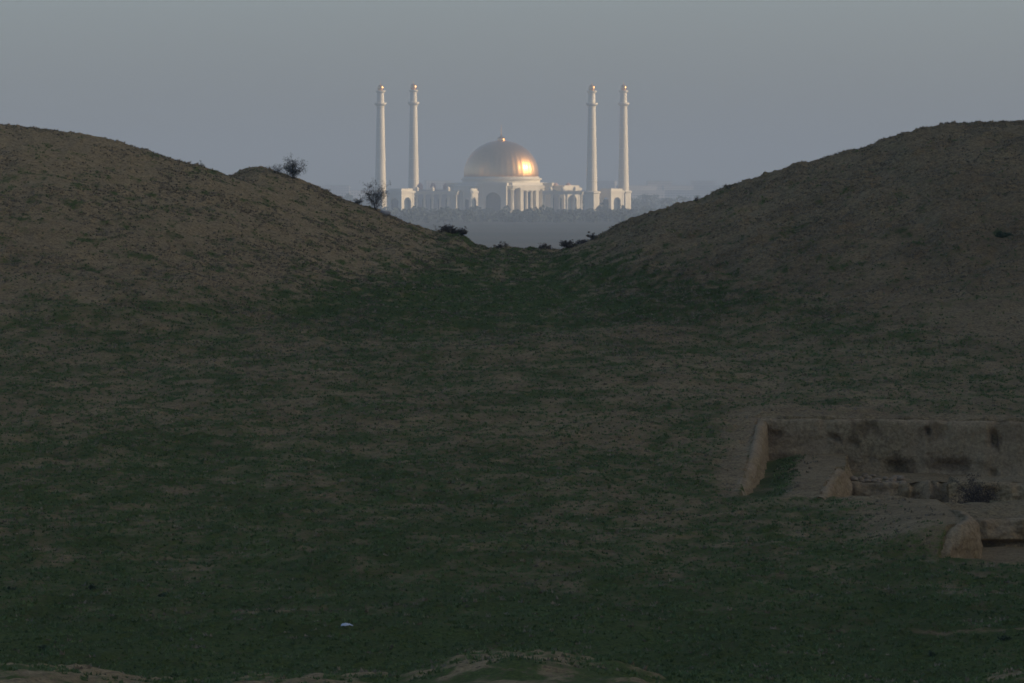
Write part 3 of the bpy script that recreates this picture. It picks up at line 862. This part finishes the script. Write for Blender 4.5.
for k, (px, d, sc, lab) in enumerate(spots):
    o = mn if k == 0 else copy_tree(mn)
    o.location = ((px - 512) * d / F, d, MZ)
    o.rotation_euler = (0, 0, ROT)
    o.scale = (1.06, 1.06, sc)
    tag(o, lab, "minaret", "minarets around the mosque")

# arched pavilions standing cornerwise among them
def make_pavilion():
    root = empty("pavilion", (0, 0, 0))
    hw, h = 6.0, 16.0
    arc = MB()
    for k in range(4):
        a = k * math.pi / 2
        c, s = math.cos(a), math.sin(a)
        T = lambda x, y, z, c=c, s=s: (x * c - y * s, x * s + y * c, z)
        arc.arch(-hw + 1.21, hw - 1.21, 0.0, h, 6.6, 13.0, -hw + .2, -hw + 1.2, T)
    for sx in (-1, 1):
        for sy in (-1, 1):
            arc.box(min(sx * hw, sx * (hw - 1.2)), max(sx * hw, sx * (hw - 1.2)), min(sy * hw, sy * (hw - 1.2)), max(sy * hw, sy * (hw - 1.2)), -1.0, h)
    arc.build("arches", M_WHITE, root)
    MB().box(-hw - .5, hw + .5, -hw - .5, hw + .5, h + .01, h + 1.5).box(-hw + .6, hw - .6, -hw + .6, hw - .6, h + 1.51, h + 3.0).build("roof", M_WHITE, root)
    MB().box(-hw + 2.0, hw - 2.0, -hw + 2.0, hw - 2.0, -1.0, 11.5).build("chamber", M_GLASS, root)
    return root
pv = make_pavilion()
for k, (px, d, s, rz, lab) in enumerate([
        (566.0, 4990, 1.22, 38, "white arched pavilion at the end of the mosque's right wing"),
        (611.5, 5000, 1.02, 42, "white arched pavilion between the two right-hand minarets"),
        (400.5, 4912, 1.12, 50, "white arched pavilion between the two left-hand minarets"),
        (470.5, 4925, 0.62, 45, "small white arched pavilion in front of the hall's left side")]):
    o = pv if k == 0 else copy_tree(pv)
    o.location = ((px - 512) * d / F, d, MZ)
    o.rotation_euler = (0, 0, R(rz))
    o.scale = (s, s, 1.12 if k == 0 else 1.0)
    tag(o, lab, "pavilion", "arched pavilions around the mosque")

# pale town blocks behind
M_FACADE, _nt, _b = mat_new("pale_block_facade")
_tc = _nt.nodes.new("ShaderNodeTexCoord"); _sp = _nt.nodes.new("ShaderNodeSeparateXYZ"); _cb = _nt.nodes.new("ShaderNodeCombineXYZ")
_ad = _nt.nodes.new("ShaderNodeMath"); _ad.operation = 'ADD'
_nt.links.new(_tc.outputs["Object"], _sp.inputs[0]); _nt.links.new(_sp.outputs[0], _ad.inputs[0]); _nt.links.new(_sp.outputs[1], _ad.inputs[1])
_nt.links.new(_ad.outputs[0], _cb.inputs[0]); _nt.links.new(_sp.outputs[2], _cb.inputs[1])
_br = _nt.nodes.new("ShaderNodeTexBrick"); _br.offset = 0.0
_br.inputs["Scale"].default_value = 1.0; _br.inputs["Brick Width"].default_value = 3.6; _br.inputs["Row Height"].default_value = 3.1; _br.inputs["Mortar Size"].default_value = 0.85
_br.inputs["Color1"].default_value = (0.08, 0.10, 0.13, 1); _br.inputs["Color2"].default_value = (0.12, 0.14, 0.16, 1); _br.inputs["Mortar"].default_value = (0.66, 0.64, 0.60, 1)
_nt.links.new(_cb.outputs[0], _br.inputs["Vector"]); _nt.links.new(_br.outputs[0], _b.inputs["Base Color"])
def make_block(nx, nz):
    root = empty("apartment_block", (0, 0, 0))
    w, h = nx * 3.6, nz * 3.1 + 1.5
    MB().box(-w / 2, w / 2, -7, 7, -1, h).box(-w / 2 - .3, w / 2 + .3, -7.3, 7.3, h + .01, h + .8).build("wall", M_FACADE, root)
    return root
rb = random.Random(12)
bl = [make_block(14, 7), make_block(9, 9), make_block(20, 5)]
town = [(330, 9200, 0), (356, 9500, 2), (438, 9000, 1), (452, 9300, 2), (553, 9400, 0), (575, 9100, 2), (604, 9600, 1), (636, 9100, 0), (646, 9000, 2), (659, 9500, 1),
        (668, 9100, 2), (682, 9300, 0), (694, 8900, 2), (703, 9500, 1), (714, 9200, 0), (728, 9000, 2)]
for k, (px, d, t) in enumerate(town):
    o = bl[t] if k in (0, 2, 1) and False else None
    if t in (0, 1, 2) and bl[t] is not None and not bl[t].get("used"):
        o = bl[t]; o["used"] = 1
    else:
        o = copy_tree(bl[t])
    o.location = ((px - 512) * d / F, d, MZ)
    o.rotation_euler = (0, 0, R(rb.uniform(-25, 25)))
    tag(o, "pale town block far behind the mosque, faint in the haze", "building", "pale town blocks on the horizon")

# far-off woods on the plain, reading as masses
def wood(name, n, seed, px0, px1, d0, d1, h0, h1, leaf, label):
    r = np.random.default_rng(seed)
    d = r.uniform(d0, d1, n); px = r.uniform(px0, px1, n)
    x = (px - 512) * d / F
    h = r.uniform(h0, h1, n) * np.clip(0.85 + 1.1 * fbm(px / 9.0, d / 160.0, octaves=3, seed=seed), .3, 1.7)
    per = 70
    cx = np.repeat(x, per); cy = np.repeat(d, per); H = np.repeat(h, per)
    a = r.uniform(0, 2 * np.pi, n * per); q = r.uniform(0, 1, n * per) ** .5; t = r.uniform(0.0, 1, n * per)
    rad = H * 0.42 * np.sqrt(np.clip(1 - (t * 1.7 - .75) ** 2, .03, 1)) * q
    P = np.stack([cx + rad * np.cos(a), cy + rad * np.sin(a), MZ + H * (0.02 + .98 * t)], 1)
    U = r.normal(size=(n * per, 3)); U /= np.linalg.norm(U, axis=1)[:, None]
    W = np.cross(U, r.normal(size=(n * per, 3))); W /= np.linalg.norm(W, axis=1)[:, None]
    l_ = leaf * r.uniform(.6, 1.3, (n * per, 1))
    vs = np.stack([P - U * l_, P + W * l_ * .7, P + U * l_, P - W * l_ * .7], 1).reshape(-1, 3)
    o = mesh_np(name, vs, np.arange(n * per * 4).reshape(-1, 4), M_TREE, False)
    tag(o, label, "wood", kind="stuff")
    return o
wood("wood", 260, 3, 380, 660, 4640, 4850, 3, 7, 0.9, "belt of dark trees before the foot of the mosque")
wood("wood", 260, 4, 360, 700, 3900, 4400, 3, 6.5, 0.9, "scattered dark trees on the plain nearer than the mosque")
wood("wood", 420, 6, 250, 800, 5600, 7600, 7, 13, 1.6, "dark tree belts on the plain beyond the mosque")

# ------------------------------------------------------------------ the air
hz = MB().box(-20500, 20500, -1000, 20500, -30.0, 100.0)
mh = bpy.data.materials.new("haze_air"); mh.use_nodes = True
nt = mh.node_tree
nt.nodes.remove(nt.nodes["Principled BSDF"])
pvn = nt.nodes.new("ShaderNodeVolumePrincipled")
pvn.inputs["Color"].default_value = (0.36, 0.475, 0.63, 1)
pvn.inputs["Density"].default_value = 0.00021
pvn.inputs["Anisotropy"].default_value = 0.0
for nm in ("Density Attribute", "Temperature Attribute", "Color Attribute"):
    if nm in pvn.inputs: pvn.inputs[nm].default_value = ""
nt.links.new(pvn.outputs[0], nt.nodes["Material Output"].inputs["Volume"])
haze = hz.build("haze", mh)
tag(haze, kind="stuff")
